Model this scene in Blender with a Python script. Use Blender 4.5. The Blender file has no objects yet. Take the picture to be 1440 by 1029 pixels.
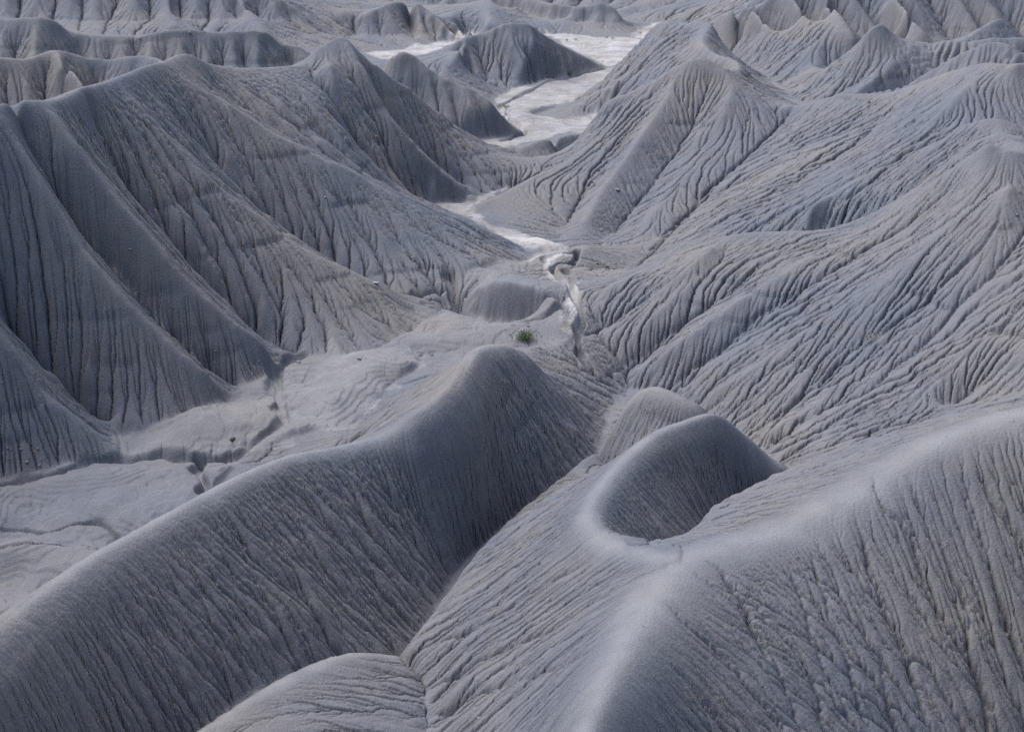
import bpy, bmesh, math, random
import numpy as np
from mathutils import Vector, Matrix

# ================================================================= camera, sky, sun, exposure
scene = bpy.context.scene
cam_d = bpy.data.cameras.new('camera'); cam = bpy.data.objects.new('camera', cam_d)
scene.collection.objects.link(cam); scene.camera = cam
cam.location = (0, 0, 50.0); cam.rotation_euler = (math.radians(90 - 20.0), 0, 0)
cam_d.sensor_width = 36.0; cam_d.lens = 36.0 * 1978.0 / 1440.0
cam_d.clip_start = .5; cam_d.clip_end = 20000
SUN_AZ, SUN_EL = math.radians(-48), math.radians(56)      # azimuth clockwise from the view direction
world = bpy.data.worlds.new('World'); scene.world = world; world.use_nodes = True
wn = world.node_tree; bg = wn.nodes['Background']; bg.inputs['Strength'].default_value = .053
sky = wn.nodes.new('ShaderNodeTexSky'); sky.sky_type = 'NISHITA'; sky.sun_disc = False
sky.sun_elevation = SUN_EL; sky.sun_rotation = SUN_AZ; sky.air_density = 1.0; sky.dust_density = .6; sky.ozone_density = 2.5
wn.links.new(sky.outputs[0], bg.inputs['Color'])
sun_d = bpy.data.lights.new('sun', 'SUN'); sun = bpy.data.objects.new('sun', sun_d); scene.collection.objects.link(sun)
sun_d.energy = 2.6; sun_d.angle = math.radians(58); sun_d.color = (1.0, .94, .88)
sv = Vector((math.sin(SUN_AZ)*math.cos(SUN_EL), math.cos(SUN_AZ)*math.cos(SUN_EL), math.sin(SUN_EL)))
sun.rotation_euler = sv.to_track_quat('Z', 'Y').to_euler(); sun.location = sv * 200
vs = scene.view_settings; vs.view_transform = 'Standard'; vs.look = 'None'; vs.gamma = 1; vs.use_curve_mapping = False; vs.exposure = 1.12
scene.cycles.use_denoising = False; scene.cycles.max_bounces = 6; scene.cycles.diffuse_bounces = 3


# ----------------------------------------------------------------- survey frame
CAM_H = 50.0
PITCH = math.radians(20.0)
FOC = 1978.0                      # focal length in photo pixels (1440 wide)
def ray(px, py):
    u = (px - 720.0) / FOC; v = (514.5 - py) / FOC
    return u, math.cos(PITCH) + v * math.sin(PITCH), -math.sin(PITCH) + v * math.cos(PITCH)
def P(px, py, D):                 # surveyed point: sight line and forward distance
    x, y, z = ray(px, py); k = D / y
    return (x * k, D, CAM_H + z * k)
def Z(px, py, z0):                # surveyed point: sight line and elevation
    x, y, z = ray(px, py); k = (z0 - CAM_H) / z
    return (x * k, y * k, z0)
def W(px, D, z):                  # hidden point: bearing, distance and elevation
    k = D * math.cos(PITCH) + (CAM_H - z) * math.sin(PITCH)
    return ((px - 720.0) / FOC * k, D, z)

# ----------------------------------------------------------------- crests (hill, rounding radius m, points)
RIDGES = [
 # foreground ridge on the left
 ('fg_left', .85, [W(-420,38,19), P(-150,990,50), P(0,893,60), P(60,838,64.5), P(100,805,68), P(150,768,72.5), P(180,752,75), P(240,720,79.5),
   P(300,688,84), P(350,662,88.5), P(400,641,93), P(440,632,96), P(480,627,98), P(530,615,100.5), P(580,600,101), P(620,577,103.5), P(650,548,107), P(665,518,111), P(671,497,115.5), P(678,486,119)]),
 ('fg_left', .9, [P(678,486,119), P(715,484,125), P(745,494,130)]),
 # small hump at the bottom
 ('fg_hump', .7, [W(120,50,8), P(230,1060,60), P(280,1029,64), P(340,988,68), P(400,954,71.2), P(450,931,73.8), P(492,917,76), P(525,917,77.3), P(552,922,78.2)]),
 # foreground ridge on the right
 ('fg_main', 2.2, [W(690,34,18.0), W(760,42,16.5), P(830,1029,50), P(862,950,56), P(900,872,62.5), P(930,822,67), P(960,795,70), P(1010,770,72.5), P(1060,757,74), P(1110,742,75.5),
   P(1170,712,77), P(1230,675,79), P(1290,632,81.5), P(1350,603,83), P(1440,578,84.5), P(1600,545,86), P(1800,520,87)]),
 ('fg_main', .75, [P(960,795,70), P(890,770,73.5), P(845,753,77.5), P(828,728,81), P(836,700,85), P(858,668,89), P(890,635,93), P(930,606,97.5), P(965,591,101), P(1000,577,104), P(1018,577,105.5), P(1045,600,107.5),P(1075,628,111), P(1096,652,115)]),
 ('fg_main', .1, [P(880,768,74.5), P(910,765,75.8), P(945,759,77), P(972,752,78.2), P(988,742,80), P(993,724,84.5), P(1004,707,89), P(1045,687,93.5), P(1100,658,98)]),
 ('fg_main', .3, [P(1440,545,103), P(1350,572,101), P(1290,592,99), P(1200,622,98), P(1100,657,98)]),
 ('fg_main', .3, [P(1440,545,103), P(1600,500,106), P(1800,455,108)]),
 ('fg_main', .35, [Z(572,908,1.5), Z(600,868,1.4), Z(634,826,1.2), Z(676,768,1.1), Z(752,699,.3), Z(810,654,-.9), Z(838,632,-1.6)]),
 ('fg_back', .8, [P(1000,580,117), P(970,566,117.5), P(935,550,119), P(912,543,120.5), P(890,553,122), P(868,580,123)]),
 # big hill on the left and its spurs
 ('left', 1.1, [W(-420,108,26), W(-250,122,27), P(-90,158,130), P(0,149,138), P(40,142,142), P(85,141,146), P(120,126,153), P(160,112,163), P(195,98,171), P(230,87,178)]),
 ('left', .8, [P(230,87,178), P(262,76,190), P(300,92,198), P(345,96,205), P(400,94,212), P(432,88,217), P(448,68,221), P(472,54,224), P(487,53,225)]),
 ('left', .8, [P(487,53,225), P(515,78,225), P(545,102,225.5), P(580,125,227), P(615,153,230), P(650,178,233), P(690,202,236), P(725,219,237), P(752,230,237.5)]),
 ('left', .7, [P(487,53,225), P(512,95,218), P(540,148,214), P(575,192,212), P(610,228,212), P(645,257,212), P(675,278,211)]),
 ('left', .6, [P(432,88,217), P(455,130,206), P(480,175,201), P(520,225,198), P(560,262,196), P(580,280,198)]),
 ('left', .8, [P(230,87,178), P(262,108,178), P(330,150,178), P(385,184,178), P(440,213,178), P(490,236,178), P(530,258,178.5), P(575,278,179), P(620,296,180), P(665,312,182), P(705,330,183), P(735,346,183.5)]),
 ('left', 1.0, [P(165,112,164), P(190,140,161), P(215,166,160), P(250,204,159), P(290,240,158), P(325,272,157.5), P(360,298,157), P(400,328,156.5), P(440,352,156), P(485,374,155.5), P(525,394,155), P(560,418,154.5), P(590,442,154)]),
 ('left', 1.1, [P(62,142,144), P(80,165,142), P(110,213,140), P(150,265,139), P(190,310,138), P(230,357,137), P(270,400,136.5), P(310,438,136), P(350,468,136), P(385,490,137)]),
 ('left', 1.1, [P(-10,150,137), P(15,180,136), P(45,232,134), P(75,285,132.5), P(110,342,131), P(145,385,130), P(180,424,129), P(220,463,128.5), P(250,490,128), P(290,520,128), P(318,540,129)]),
 ('left', 1.0, [W(-250,122,27), P(-150,280,124), P(-60,390,120), P(0,468,118), P(35,515,117.5), P(65,548,117.5), P(100,580,117), P(135,606,117)]),
 # second and third ridge on the left
 ('left_two', .8, [W(-420,185,24), P(-150,80,205), P(0,82,215), P(40,82,217), P(76,71,220), P(110,77,221), P(150,84,222), P(180,79,221), P(205,78,218), P(225,84,208)]),
 ('left_two', .6, [P(76,71,220), P(95,92,213), P(120,118,207), P(140,140,203)]),
 ('left_three', .8, [W(-420,290,24), P(-150,28,290), P(0,27,288), P(60,25,286), P(85,33,288), P(110,46,291), P(180,52,292), P(245,42,294), P(300,45,297), P(370,43,301), P(395,58,304), P(425,66,306)]),
 ('far_left', .8, [W(-420,415,28), W(-150,412,25), W(0,412,24), W(120,408,22), W(200,410,23), W(300,406,20), P(370,-12,402), P(400,2,400), P(440,32,398), P(460,45,396)]),
 ('far_left', .8, [W(235,409,22), P(238,15,388), P(244,38,377)]),
 ('far_left', .8, [W(310,406,20), P(345,8,392), P(372,42,377)]),
 ('far_cone', .9, [P(480,36,404), P(495,25,410), P(520,18,412), P(545,6,416), P(567,0,420), P(585,2,420), P(600,14,418), P(622,30,412), P(645,45,408)]),
 ('far_back', 1.2, [P(585,-22,500), P(640,-8,490), P(690,-8,470), P(735,-4,460), P(760,4,450), P(790,8,446), P(815,10,444), P(845,4,440), P(866,13,438), P(880,30,438), P(892,46,438)]),
 ('far_back', .9, [P(690,-8,470), P(685,25,420), P(684,34,404)]),
 ('wash_hill', .9, [P(632,68,330), P(655,53,335), P(685,44,338), P(702,35,337), P(718,32,336), P(745,35,337), P(765,48,340), P(790,64,346), P(820,78,350), P(846,91,353)]),
 ('wash_hill', .7, [P(655,53,335), P(645,75,322), P(625,98,312), P(613,104,309)]),
 ('wash_cone', .8, [P(545,88,275), P(553,76,273), P(565,71,272), P(582,76,272), P(600,94,271), P(640,116,269), P(680,133,268), P(705,157,267), P(730,184,267)]),
 ('wash_hump', .8, [P(722,212,240), P(755,199,243), P(790,192,246), P(830,185,248)]),
 # right-hand hill and its spurs
 ('right', .7, [P(988,80,240), P(960,88,240), P(920,112,240), P(885,130,240), P(850,143,239), P(825,178,236), P(800,205,232), P(775,230,226), P(750,248,220), P(715,270,213), P(685,284,208), P(655,293,205)]),
 ('right', .8, [P(988,80,240), P(1012,93,238), P(1032,112,235), P(1060,133,232), P(1095,147,230), P(1130,147,226), P(1175,134,222), P(1215,132,219), P(1253,130,215), P(1300,114,208), P(1350,97,200), P(1388,89,193), P(1420,93,188), P(1450,89,188), P(1600,80,195), P(1800,60,200)]),
 ('right', .7, [P(1032,112,235), P(1020,150,228), P(997,198,222), P(970,232,215), P(940,268,208), P(915,302,201), P(895,335,194)]),
 ('right', .6, [P(955,92,240), P(935,140,232), P(905,185,224), P(875,230,216), P(845,270,209), P(825,310,200)]),
 ('right', .7, [P(1253,130,215), P(1222,155,211), P(1193,177,208), P(1160,198,204), P(1127,217,201), P(1095,240,198), P(1060,263,195), P(1020,295,190), P(985,325,186), P(950,345,183)]),
 ('right', .7, [P(1388,89,193), P(1345,135,184), P(1295,185,179), P(1240,225,176), P(1190,260,174), P(1130,295,172)]),
 ('right', 1.0, [P(1450,190,163), P(1420,172,165), P(1395,167,166), P(1365,173,167), P(1348,180,168), P(1310,205,168), P(1270,240,167), P(1235,270,166)]),
 ('right', 1.0, [P(1800,230,150), P(1600,215,148), P(1480,238,147), P(1440,217,148), P(1410,211,149), P(1388,204,150), P(1378,208,151), P(1320,250,153), P(1260,287,155), P(1210,315,156.5), P(1170,324,157.5), P(1110,325,160), P(1045,327,163), P(1005,336,163), P(970,349,162), P(930,370,161), P(895,384,160), P(860,402,158), P(835,425,156)]),
 ('right', .9, [P(1378,208,151), P(1370,260,146), P(1340,310,142), P(1280,365,139), P(1200,420,137), P(1120,475,135), P(1050,520,134), P(1000,550,134)]),
 ('right', .7, [P(1210,315,156.5), P(1130,365,150), P(1060,410,147), P(990,455,145), P(930,500,143)]),
 ('right', .6, [P(1045,327,163), P(1000,375,156), P(950,415,152), P(900,460,149)]),
 ('right', .9, [P(1480,238,147), P(1440,320,138), P(1390,390,132), P(1320,460,128), P(1240,530,124), P(1170,600,119), P(1140,632,116)]),
 ('right', .9, [W(1800,128,19), P(1560,330,128), P(1500,420,123), P(1430,500,119), P(1330,575,117)]),
 # hills further up the valley on the right
 ('right_two', .8, [P(1032,112,235), P(1040,98,242), P(1033,86,250), P(1005,76,261), P(988,62,274), P(990,50,286), P(1000,34,298), P(985,30,302), P(960,34,304), P(932,29,308), P(905,50,309), P(882,74,309), P(852,104,305), P(825,125,302), P(795,142,299), P(760,156,292)]),
 ('right_two', .6, [P(932,29,308), P(925,70,290), P(905,110,276), P(880,135,268)]),
 ('right_peak', .7, [P(1115,122,268), P(1140,106,262), P(1170,84,258), P(1200,62,256), P(1218,46,255), P(1238,31,255), P(1250,42,255), P(1266,53,256), P(1285,57,257), P(1310,62,256)]),
 ('right_peak', .8, [P(1310,62,256), P(1330,57,254), P(1360,60,252), P(1400,54,251), P(1440,53,251), P(1600,40,252), P(1800,20,252)]),
 ('right_peak', .7, [P(1283,62,252), P(1265,80,249), P(1235,105,245), P(1200,132,239)]),
 ('right_spur', .8, [P(1215,134,234), P(1253,126,235), P(1290,107,234), P(1340,80,232), P(1375,64,230), P(1402,59,229), P(1425,66,227), P(1450,80,225), P(1600,90,225), W(1800,225,18)]),
 ('right_rear', .7, [P(1350,58,285), P(1380,40,287), P(1404,27,290), P(1420,36,291), P(1440,52,292)]),
 ('far_right', .8, [P(1003,26,335), P(1018,14,328), P(1030,4,322), P(1060,6,320), P(1085,-6,318), P(1150,-30,320), P(1300,-60,330), P(1500,-80,336), W(1800,340,32)]),
 ('far_right', .5, [P(1060,6,320), P(1085,45,303), P(1105,80,289), P(1120,105,279)]),
 ('far_right', .5, [P(1110,-14,317), P(1140,35,297), P(1155,62,288)]),
 ('far_right', .5, [P(1150,-30,320), P(1180,20,297), P(1200,50,288)]),
 ('far_right', .5, [P(1240,-45,326), P(1280,20,296), P(1300,48,288)]),
 ('far_mesa', 1.0, [W(300,500,24), W(500,520,22), W(700,530,20), W(850,520,20), W(900,515,20), W(1000,505,20), W(1100,430,24)]),
]
# ----------------------------------------------------------------- gullies and valley lines
VALLEYS = [
 # gully between the two foreground ridges
 [Z(885,546,-4), Z(862,578,-4), W(838,121.5,-4), W(795,116,-4), W(735,109.2,-3.2), W(655,99.2,-2.8), W(615,91.2,-2.4), W(580,85.7,-2), W(556,82.5,-1.4), Z(566,918,1.0), Z(596,955,1.9), Z(603,1000,2.4), Z(604,1040,2.8), W(640,56,4), W(660,44,6), W(560,34,8)],
 [W(556,82.5,-1.4), W(500,80.3,.2), W(400,75,2.2), W(300,69,3), W(150,60,4.5), W(-100,46,6)],
 [Z(800,478,-.2), Z(822,490,-.7), Z(850,520,-2.4), Z(885,546,-4), Z(915,549,-4), Z(960,565,-3.6), Z(1010,590,-3), W(1060,123,-2.4), W(1110,114,-1), W(1180,111,0), W(1300,109,3), W(1440,111,5), W(1600,113,7), W(1800,114,9)],
 [W(885,80.5,8.4), W(925,84.5,6), W(970,87,4.6), W(996,92,3.2), W(1025,99,1), W(1060,107,0), W(1095,113,-1), W(1110,114,-1)],
 [W(900,107,.8), W(950,112,.5), W(1000,114,0), W(1050,119,-1.2)],
 [W(838,121.5,-4), W(880,113.5,-1), W(900,107,.8)],
 # foot of the left foreground ridge on its far side
 [W(-420,60,-.5), W(-150,69,-.5), W(0,79,-.5), W(100,86,-.5), W(180,92,-.5), W(300,99.5,-.4), W(400,107,-.2), W(450,112,0), W(480,115,0)],
 # face below the near right ridge
 [W(760,36,11), P(950,1100,54), P(1150,1100,58), P(1350,1100,62), P(1500,1060,66), P(1800,1000,70)],
 [W(1000,36,3), W(1300,40,2), W(1700,46,3)],
 # gullies on the big left hill
 [P(262,138,174), P(300,212,170), P(350,266,168), P(395,310,167), P(430,338,166), P(470,366,165), P(520,393,162), P(570,412,160), P(632,404,163)],
 [P(125,160,153), P(150,205,151), P(178,252,150), P(215,296,149), P(255,336,148), P(295,382,147), P(330,420,146), P(375,462,144.5), P(415,494,142)],
 [P(22,168,140.5), P(45,205,139), P(75,250,138), P(110,302,137), P(135,340,136.5), P(165,373,136), P(205,415,135), P(240,448,134), P(285,492,133), P(330,541,132)],
 [P(-60,250,131), P(-10,345,128), P(5,430,126.5), P(30,468,125.5), P(60,500,125), P(110,545,124), P(152,595,122.5)],
 [P(465,85,215), P(480,140,209), P(505,190,206), P(540,235,204), P(575,262,204), P(592,283,206)],
 [P(520,120,222), P(560,178,219), P(600,215,220), P(645,248,220), P(690,272,215)],
 [P(300,110,193), P(350,150,190), P(410,190,189), P(460,215,189), P(510,240,189), P(560,270,189), P(598,287,195)],
 [P(400,105,207), P(420,145,200), P(450,190,195), P(500,232,192)],
 # behind the left crest
 [W(-420,160,8), W(-100,180,8), W(60,192,8), W(150,203,10), W(225,206,16)],
 [W(-420,262,5), W(0,262,5), W(120,264,5), W(250,267,5), W(330,265,4), W(450,262,3), W(520,262,2), W(560,255,2), W(640,258,1), Z(705,203,.2)],
 [W(-420,370,6), W(0,372,6), Z(185,50,5.5), W(300,372,4), W(430,365,2), W(490,350,.5)],
 [W(-420,325,6), W(0,325,6), W(180,328,5.5), W(300,335,4), W(430,345,2)],
 [W(250,262,5.5), W(240,235,10), W(240,218,15)],
 # right hill gullies
 [P(1000,110,236), P(975,170,228), P(945,215,221), P(915,255,213), P(885,295,206), P(855,335,197), Z(822,349,.3)],
 [P(930,118,238), P(905,160,231), P(870,205,225), P(840,245,218), P(815,285,210), P(790,325,199), Z(780,342,.2)],
 [P(1110,162,227), P(1060,210,217), P(1010,255,209), P(975,290,203), P(940,325,195), P(910,360,186), P(870,383,178), Z(815,362,.2)],
 [P(1250,155,206), P(1195,205,197), P(1130,245,192), P(1070,285,186), P(1020,320,181), W(960,177,1.5), W(900,171,.8), P(850,392,166), Z(816,392,.1)],
 [P(1335,165,180), P(1290,205,175), P(1240,245,172), P(1180,285,171), W(1130,172,4.6), W(1060,175,3), W(1000,178,2)],
 [P(1375,195,159), P(1330,230,159), P(1285,262,160), P(1240,292,163), W(1190,167,6), W(1130,172,4.6)],
 [P(1330,270,150), P(1260,325,149), P(1190,365,147), P(1110,415,145), P(1040,465,143), P(980,510,141), Z(930,554,-3.9)],
 [P(1130,332,157), P(1070,370,153.5), P(1010,415,150.5), P(950,460,148), P(890,510,145.5), Z(855,524,-2.6)],
 [P(1000,345,159), P(950,385,155.5), P(900,425,153.5), P(850,455,152), Z(820,470,-.4)],
 [P(1420,260,143), P(1390,330,137.5), P(1330,395,134), P(1260,450,131.5), P(1180,510,129), P(1110,570,126), P(1070,610,121.5)],
 [P(1490,350,131), P(1430,430,125.5), P(1350,500,121.5), P(1270,570,117.5), P(1200,620,114)],
 [P(1440,192,158), P(1400,187,160), P(1440,205,154)],
 [W(1480,165,12), W(1600,168,9), W(1800,172,8)],
 # valley behind the right hill
 [Z(825,162,.1), W(870,270,.8), W(905,262,3), W(935,255,6), W(965,250,9), W(995,248,12)],
 [W(1050,262,8.5), P(1108,140,246), P(1116,145,240), P(1128,147,232)],
 [W(975,345,1), W(1010,316,7), P(1070,100,290), P(1095,120,275), P(1112,130,262), P(1117,143,243)],
 [P(1112,124,270), P(1150,95,278), W(1200,282,8), W(1300,280,9), W(1400,272,10), W(1600,275,10), W(1800,280,10)],
 [P(1117,143,243), P(1150,138,244), P(1190,122,246), P(1225,96,248), P(1255,76,250)],
 [P(1150,143,238), P(1210,136,239), W(1260,243,11), W(1330,242,12), W(1440,240,13), W(1600,240,13)],
 [P(1122,147,232), W(1180,231,8), W(1250,227,8), W(1300,221,10), W(1380,212,13), W(1440,206,13), W(1600,210,12), W(1800,212,12)],
 [W(1600,306,10), W(1440,304,9), W(1340,300,9), W(1250,294,9)],
 # around the far wash
 [Z(700,207,.1), Z(760,214,.1), W(830,239,.2), W(870,255,.3)],
 [Z(757,233,0), W(800,240,0), W(850,252,.2)],
 [P(660,36,372), W(655,362,.5), W(690,358,.2), W(760,358,.1)],
 [P(590,62,395), P(570,30,435), W(560,450,4), W(400,470,8)],
 [P(655,45,402), P(640,25,425), P(625,5,455)],
 [P(735,48,412), P(732,20,440), P(728,8,452)],
 [P(800,46,425), P(795,20,440)],
 [P(865,44,428), P(858,22,436)],
 [W(500,480,4), W(600,490,3), W(700,495,1), W(800,480,0), Z(880,32,0), Z(915,31,0), Z(960,32,0), W(985,440,1), W(985,400,0), W(990,360,1)],
 [W(-420,800,5), W(200,800,5), W(720,800,0), W(1200,800,5), W(1800,800,5)],
]
# ----------------------------------------------------------------- valley floors (elevation, outline)
FLOORS = [
 (.26, 0.0, [Z(*p,0) for p in [(158,598),(200,597),(245,590),(300,570),(335,548),(375,528),(400,505),(440,498),(500,500),(560,500),(598,500),(592,512),(560,535),(525,570),(490,606),(450,602),(400,618),(360,632),(300,634),(220,636),(165,634),(163,615)]]),
 (.10, -.5, [Z(*p,-.5) for p in [(-380,700),(-100,680),(0,668),(80,655),(160,640),(280,636),(345,636),(330,655),(300,690)]]+[W(*p,-.5) for p in [(300,99.5),(180,92),(100,86),(0,79),(-150,69),(-420,60)]]),
 (0.10, 0.0, [Z(*p,0) for p in [(560,478),(590,462),(612,440),(632,408),(655,400),(690,386),(740,368),(775,358),(803,352),(808,362),(803,380),(812,395),(815,420),(817,450),(812,470),(800,480),(770,487),(735,484),(700,486),(660,490),(620,498),(590,500),(520,502),(540,490)]]),
 (0.60, 0.0, [Z(*p,0) for p in [(598,286),(640,282),(682,275),(720,262),(748,248),(720,262),(700,275),(660,290),(690,318),(730,326),(780,342),(804,351),(775,355),(745,353),(700,328),(650,303),(615,292)]]),
 (0.55, 0.0, [Z(*p,0) for p in [(640,197),(700,189),(738,187),(716,172),(700,155),(694,143),(720,128),(770,112),(815,103),(852,95),(885,85),(860,112),(800,144),(745,163),(780,166),(835,158),(850,165),(820,184),(770,194),(730,204),(702,212),(660,212)]]),
 (0.78, 0.0, [Z(*p,0) for p in [(765,47),(800,50),(850,52),(885,52),(905,38),(915,33),(940,30),(925,50),(905,70),(880,85),(852,94),(820,76),(792,62)]]),
 (0.8, 0.0, [Z(*p,0) for p in [(520,74),(560,70),(600,64),(640,52),(652,46),(680,50),(640,68),(620,85),(608,100),(585,98),(560,85),(535,84)]]),
]
EXTRA = [  # low crests on the floor
 ('floor', .7, [P(662,402,162), P(700,394,160.5), P(740,398,158), P(772,411,154.6), P(788,430,151.4), P(790,449,148.6)]),
]
EXTRA_V = [[Z(648,425,-.5), Z(670,440,-1.2), Z(705,449,-1.6), Z(745,455,-1.8), Z(776,458,-1.4)]]
# channels cut into the floor: (width m, depth m, points)
CHANNELS = [
 (.7, .8, [Z(*p,0) for p in [(420,500),(392,515),(388,535),(392,560),(400,588),(380,606),(345,623),(300,631),(250,634),(165,636),(80,657),(0,670),(-150,690)]]),
 (.45, .9, [Z(*p,-.5) for p in [(276,638),(284,650),(278,668),(290,688),(284,702)]]),
 (.20, .5, [Z(*p,-.5) for p in [(-30,738),(30,742),(62,752),(100,742),(140,738),(175,760)]]),
 (.16, .4, [Z(*p,-.5) for p in [(-30,790),(40,783),(100,772),(150,778)]]),
 (.6, 1.0, [Z(*p,0) for p in [(632,404),(640,418),(655,432),(690,446),(730,452),(765,455),(785,452)]]),
 (.35, .5, [Z(*p,0) for p in [(580,420),(610,427),(640,425),(655,432)]]),
 (.42, 1.2, [Z(*p,0) for p in [(812,352),(806,366),(782,374),(776,382),(790,395),(800,412),(808,432),(818,450),(812,465),(816,485)]]),
 (.4, .6, [Z(*p,0) for p in [(800,385),(795,378),(830,390),(850,394)]]),
 (.35, .5, [Z(*p,0) for p in [(815,352),(790,358),(765,366),(770,375)]]),
 (.6, .8, [Z(*p,0) for p in [(706,197),(722,190),(738,186),(730,178),(712,168),(716,158),(704,148),(725,137),(760,122),(800,108),(852,97)]]),
 (.8, .5, [Z(*p,0) for p in [(560,83),(600,80),(640,60)]]),
]
RIDGES = [(h, ra if h.startswith('fg_') else ra*(.38 if h in ('left','right') else .35), l) for h, ra, l in RIDGES]
MOUNDS = [  # rounded mud terraces on the floor: survey pixel, half widths (m), height (m)
 (490,545,5,7,.6), (315,585,6,4,.9), (210,690,5,5,1.1), (60,700,6,4,.8), (110,790,4,3,.9), (565,478,6,5,.9), (30,770,3,2.5,.6), (690,470,5,3,.6), (240,605,5,3,.7),
 (720,170,5,6,.7), (770,178,6,5,.6), (620,288,4,5,.4)]
SALT = [  # white dry beds: (half width m, points)
 (.65, [Z(*p,0) for p in [(800,356),(785,364),(772,372),(778,385),(790,400),(800,415),(806,432),(806,452),(800,470)]]),
 (.8, [Z(*p,0) for p in [(740,372),(765,362),(785,358)]]),
 (1.2, [Z(*p,0) for p in [(702,328),(730,334),(770,345)]]),
]
HILL_IDS = []
for h, *_ in RIDGES:
    if h not in HILL_IDS: HILL_IDS.append(h)

# pleated hillsides: alternate ribs and gullies running down from a crest
PLEAT_R, PLEAT_V = [], []
def pleats(hill, k, spacing, run, zb, dx, depth, seed):
    g = np.random.default_rng(seed)
    l = np.asarray([q for q in RIDGES if q[0] == hill][k][2], float)
    seg = np.linalg.norm(np.diff(l, axis=0), axis=1); cum = np.concatenate([[0], np.cumsum(seg)])
    s = spacing*.5; n = 0
    while s < cum[-1]:
        c = np.array([np.interp(s, cum, l[:,m]) for m in range(3)])
        k_ = min(1.0, max(0.0, c[2]-zb)*1.5/run)
        b = np.array([c[0] + dx*k_*g.uniform(.7, 1.3), c[1] - run*k_*g.uniform(.9, 1.05), zb])
        L = []
        for t in (.06, .3, .6, .92) if n % 2 == 0 else (.12, .35, .6, .92):
            q = c + (b-c)*t
            if n % 2 == 0: q[2] += .25*depth*math.sin(math.pi*t)
            else: q[2] -= depth*math.sin(math.pi*min(1, t*1.15))**.7
            q[0] += g.normal(0, .25)
            L.append(tuple(q))
        if c[2] > zb + 4: (PLEAT_R if n % 2 == 0 else PLEAT_V).append(L)
        s += spacing*.5*g.uniform(.7, 1.35); n += 1
pleats('left_two', 0, 6.5, 24, 9, 5, 1.0, 1)
pleats('left_three', 0, 6, 23, 5.5, 3, 1.0, 2)
pleats('far_left', 0, 8, 26, 6.5, 6, 1.6, 3)
pleats('far_right', 0, 8, 36, 10, 11, 1.7, 4)
pleats('far_back', 0, 8, 12, 1, 3, 1.2, 5)
pleats('far_cone', 0, 7, 14, 1, 4, 1.1, 6)
pleats('wash_hill', 0, 5.0, 21, 1, 7, 1.0, 7)
pleats('far_mesa', 0, 10, 42, 2, 5, 2.2, 8)
pleats('wash_cone', 0, 5, 9, 3, 4, .7, 9)
# ----------------------------------------------------------------- grid: rows of growing spacing
R0, R1 = 43.0, 640.0
TH = math.radians(29.12)
NR, NC = 1856, 1456
DT = math.log(R1 / R0) / (NR - 1); DTH = 2 * TH / (NC - 1)
rng = np.random.default_rng(7)

def cell(pts, f):                # world points to fractional grid cells at reduction f
    p = np.asarray(pts, float)
    r = np.hypot(p[:,0], p[:,1]); th = np.arctan2(p[:,0], p[:,1])
    i = np.log(r / R0) / DT; j = (th + TH) / DTH
    return (i + .5) / f - .5, (j + .5) / f - .5
def dense(pts, step):
    p = np.asarray(pts, float); out = []
    for a, b in zip(p[:-1], p[1:]):
        n = max(2, int(np.linalg.norm(b - a) / step))
        t = np.linspace(0, 1, n, endpoint=False)[:,None]
        out.append(a + (b - a) * t)
    out.append(p[-1:])
    return np.concatenate(out)
def smooth_line(pts):            # Catmull-Rom through the surveyed points
    p = np.asarray(pts, float)
    if len(p) < 3: return p
    q = np.vstack([2*p[0]-p[1], p, 2*p[-1]-p[-2]]); out = []
    for k in range(1, len(q) - 2):
        a, b, c, d = q[k-1], q[k], q[k+1], q[k+2]
        for t in np.linspace(0, 1, 6, endpoint=False):
            out.append(.5*((2*b)+(-a+c)*t+(2*a-5*b+4*c-d)*t*t+(-a+3*b-3*c+d)*t**3))
    out.append(p[-1])
    return np.array(out)
def inside(poly, X, Y):
    p = np.asarray(poly); m = np.zeros(X.shape, bool); n = len(p)
    for k in range(n):
        x0, y0 = p[k,0], p[k,1]; x1, y1 = p[(k+1)%n,0], p[(k+1)%n,1]
        if y0 == y1: continue
        c = (y0 > Y) != (y1 > Y)
        m ^= c & (X < (x1-x0)*(Y-y0)/(y1-y0)+x0)
    return m
def grid_xy(f):
    nr, nc = NR // f, NC // f
    i = (np.arange(nr) + .5) * f - .5; j = (np.arange(nc) + .5) * f - .5
    r = R0 * np.exp(i * DT); th = -TH + j * DTH
    return r[:,None]*np.sin(th)[None], r[:,None]*np.cos(th)[None], r
def up2(a):
    def ax(a, axis):
        a = np.moveaxis(a, axis, 0)
        lo = np.concatenate([a[:1], a[:-1]]); hi = np.concatenate([a[1:], a[-1:]])
        out = np.empty((a.shape[0]*2,) + a.shape[1:])
        out[0::2] = .75*a + .25*lo; out[1::2] = .75*a + .25*hi
        return np.moveaxis(out, 0, axis)
    return ax(ax(a, 0), 1)
def blur(a, n=1):                # binomial blur, n passes
    for _ in range(n):
        p = np.pad(a, ((1,1),(0,0)), 'edge'); a = .25*p[:-2]+.5*p[1:-1]+.25*p[2:]
        p = np.pad(a, ((0,0),(1,1)), 'edge'); a = .25*p[:,:-2]+.5*p[:,1:-1]+.25*p[:,2:]
    return a
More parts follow.
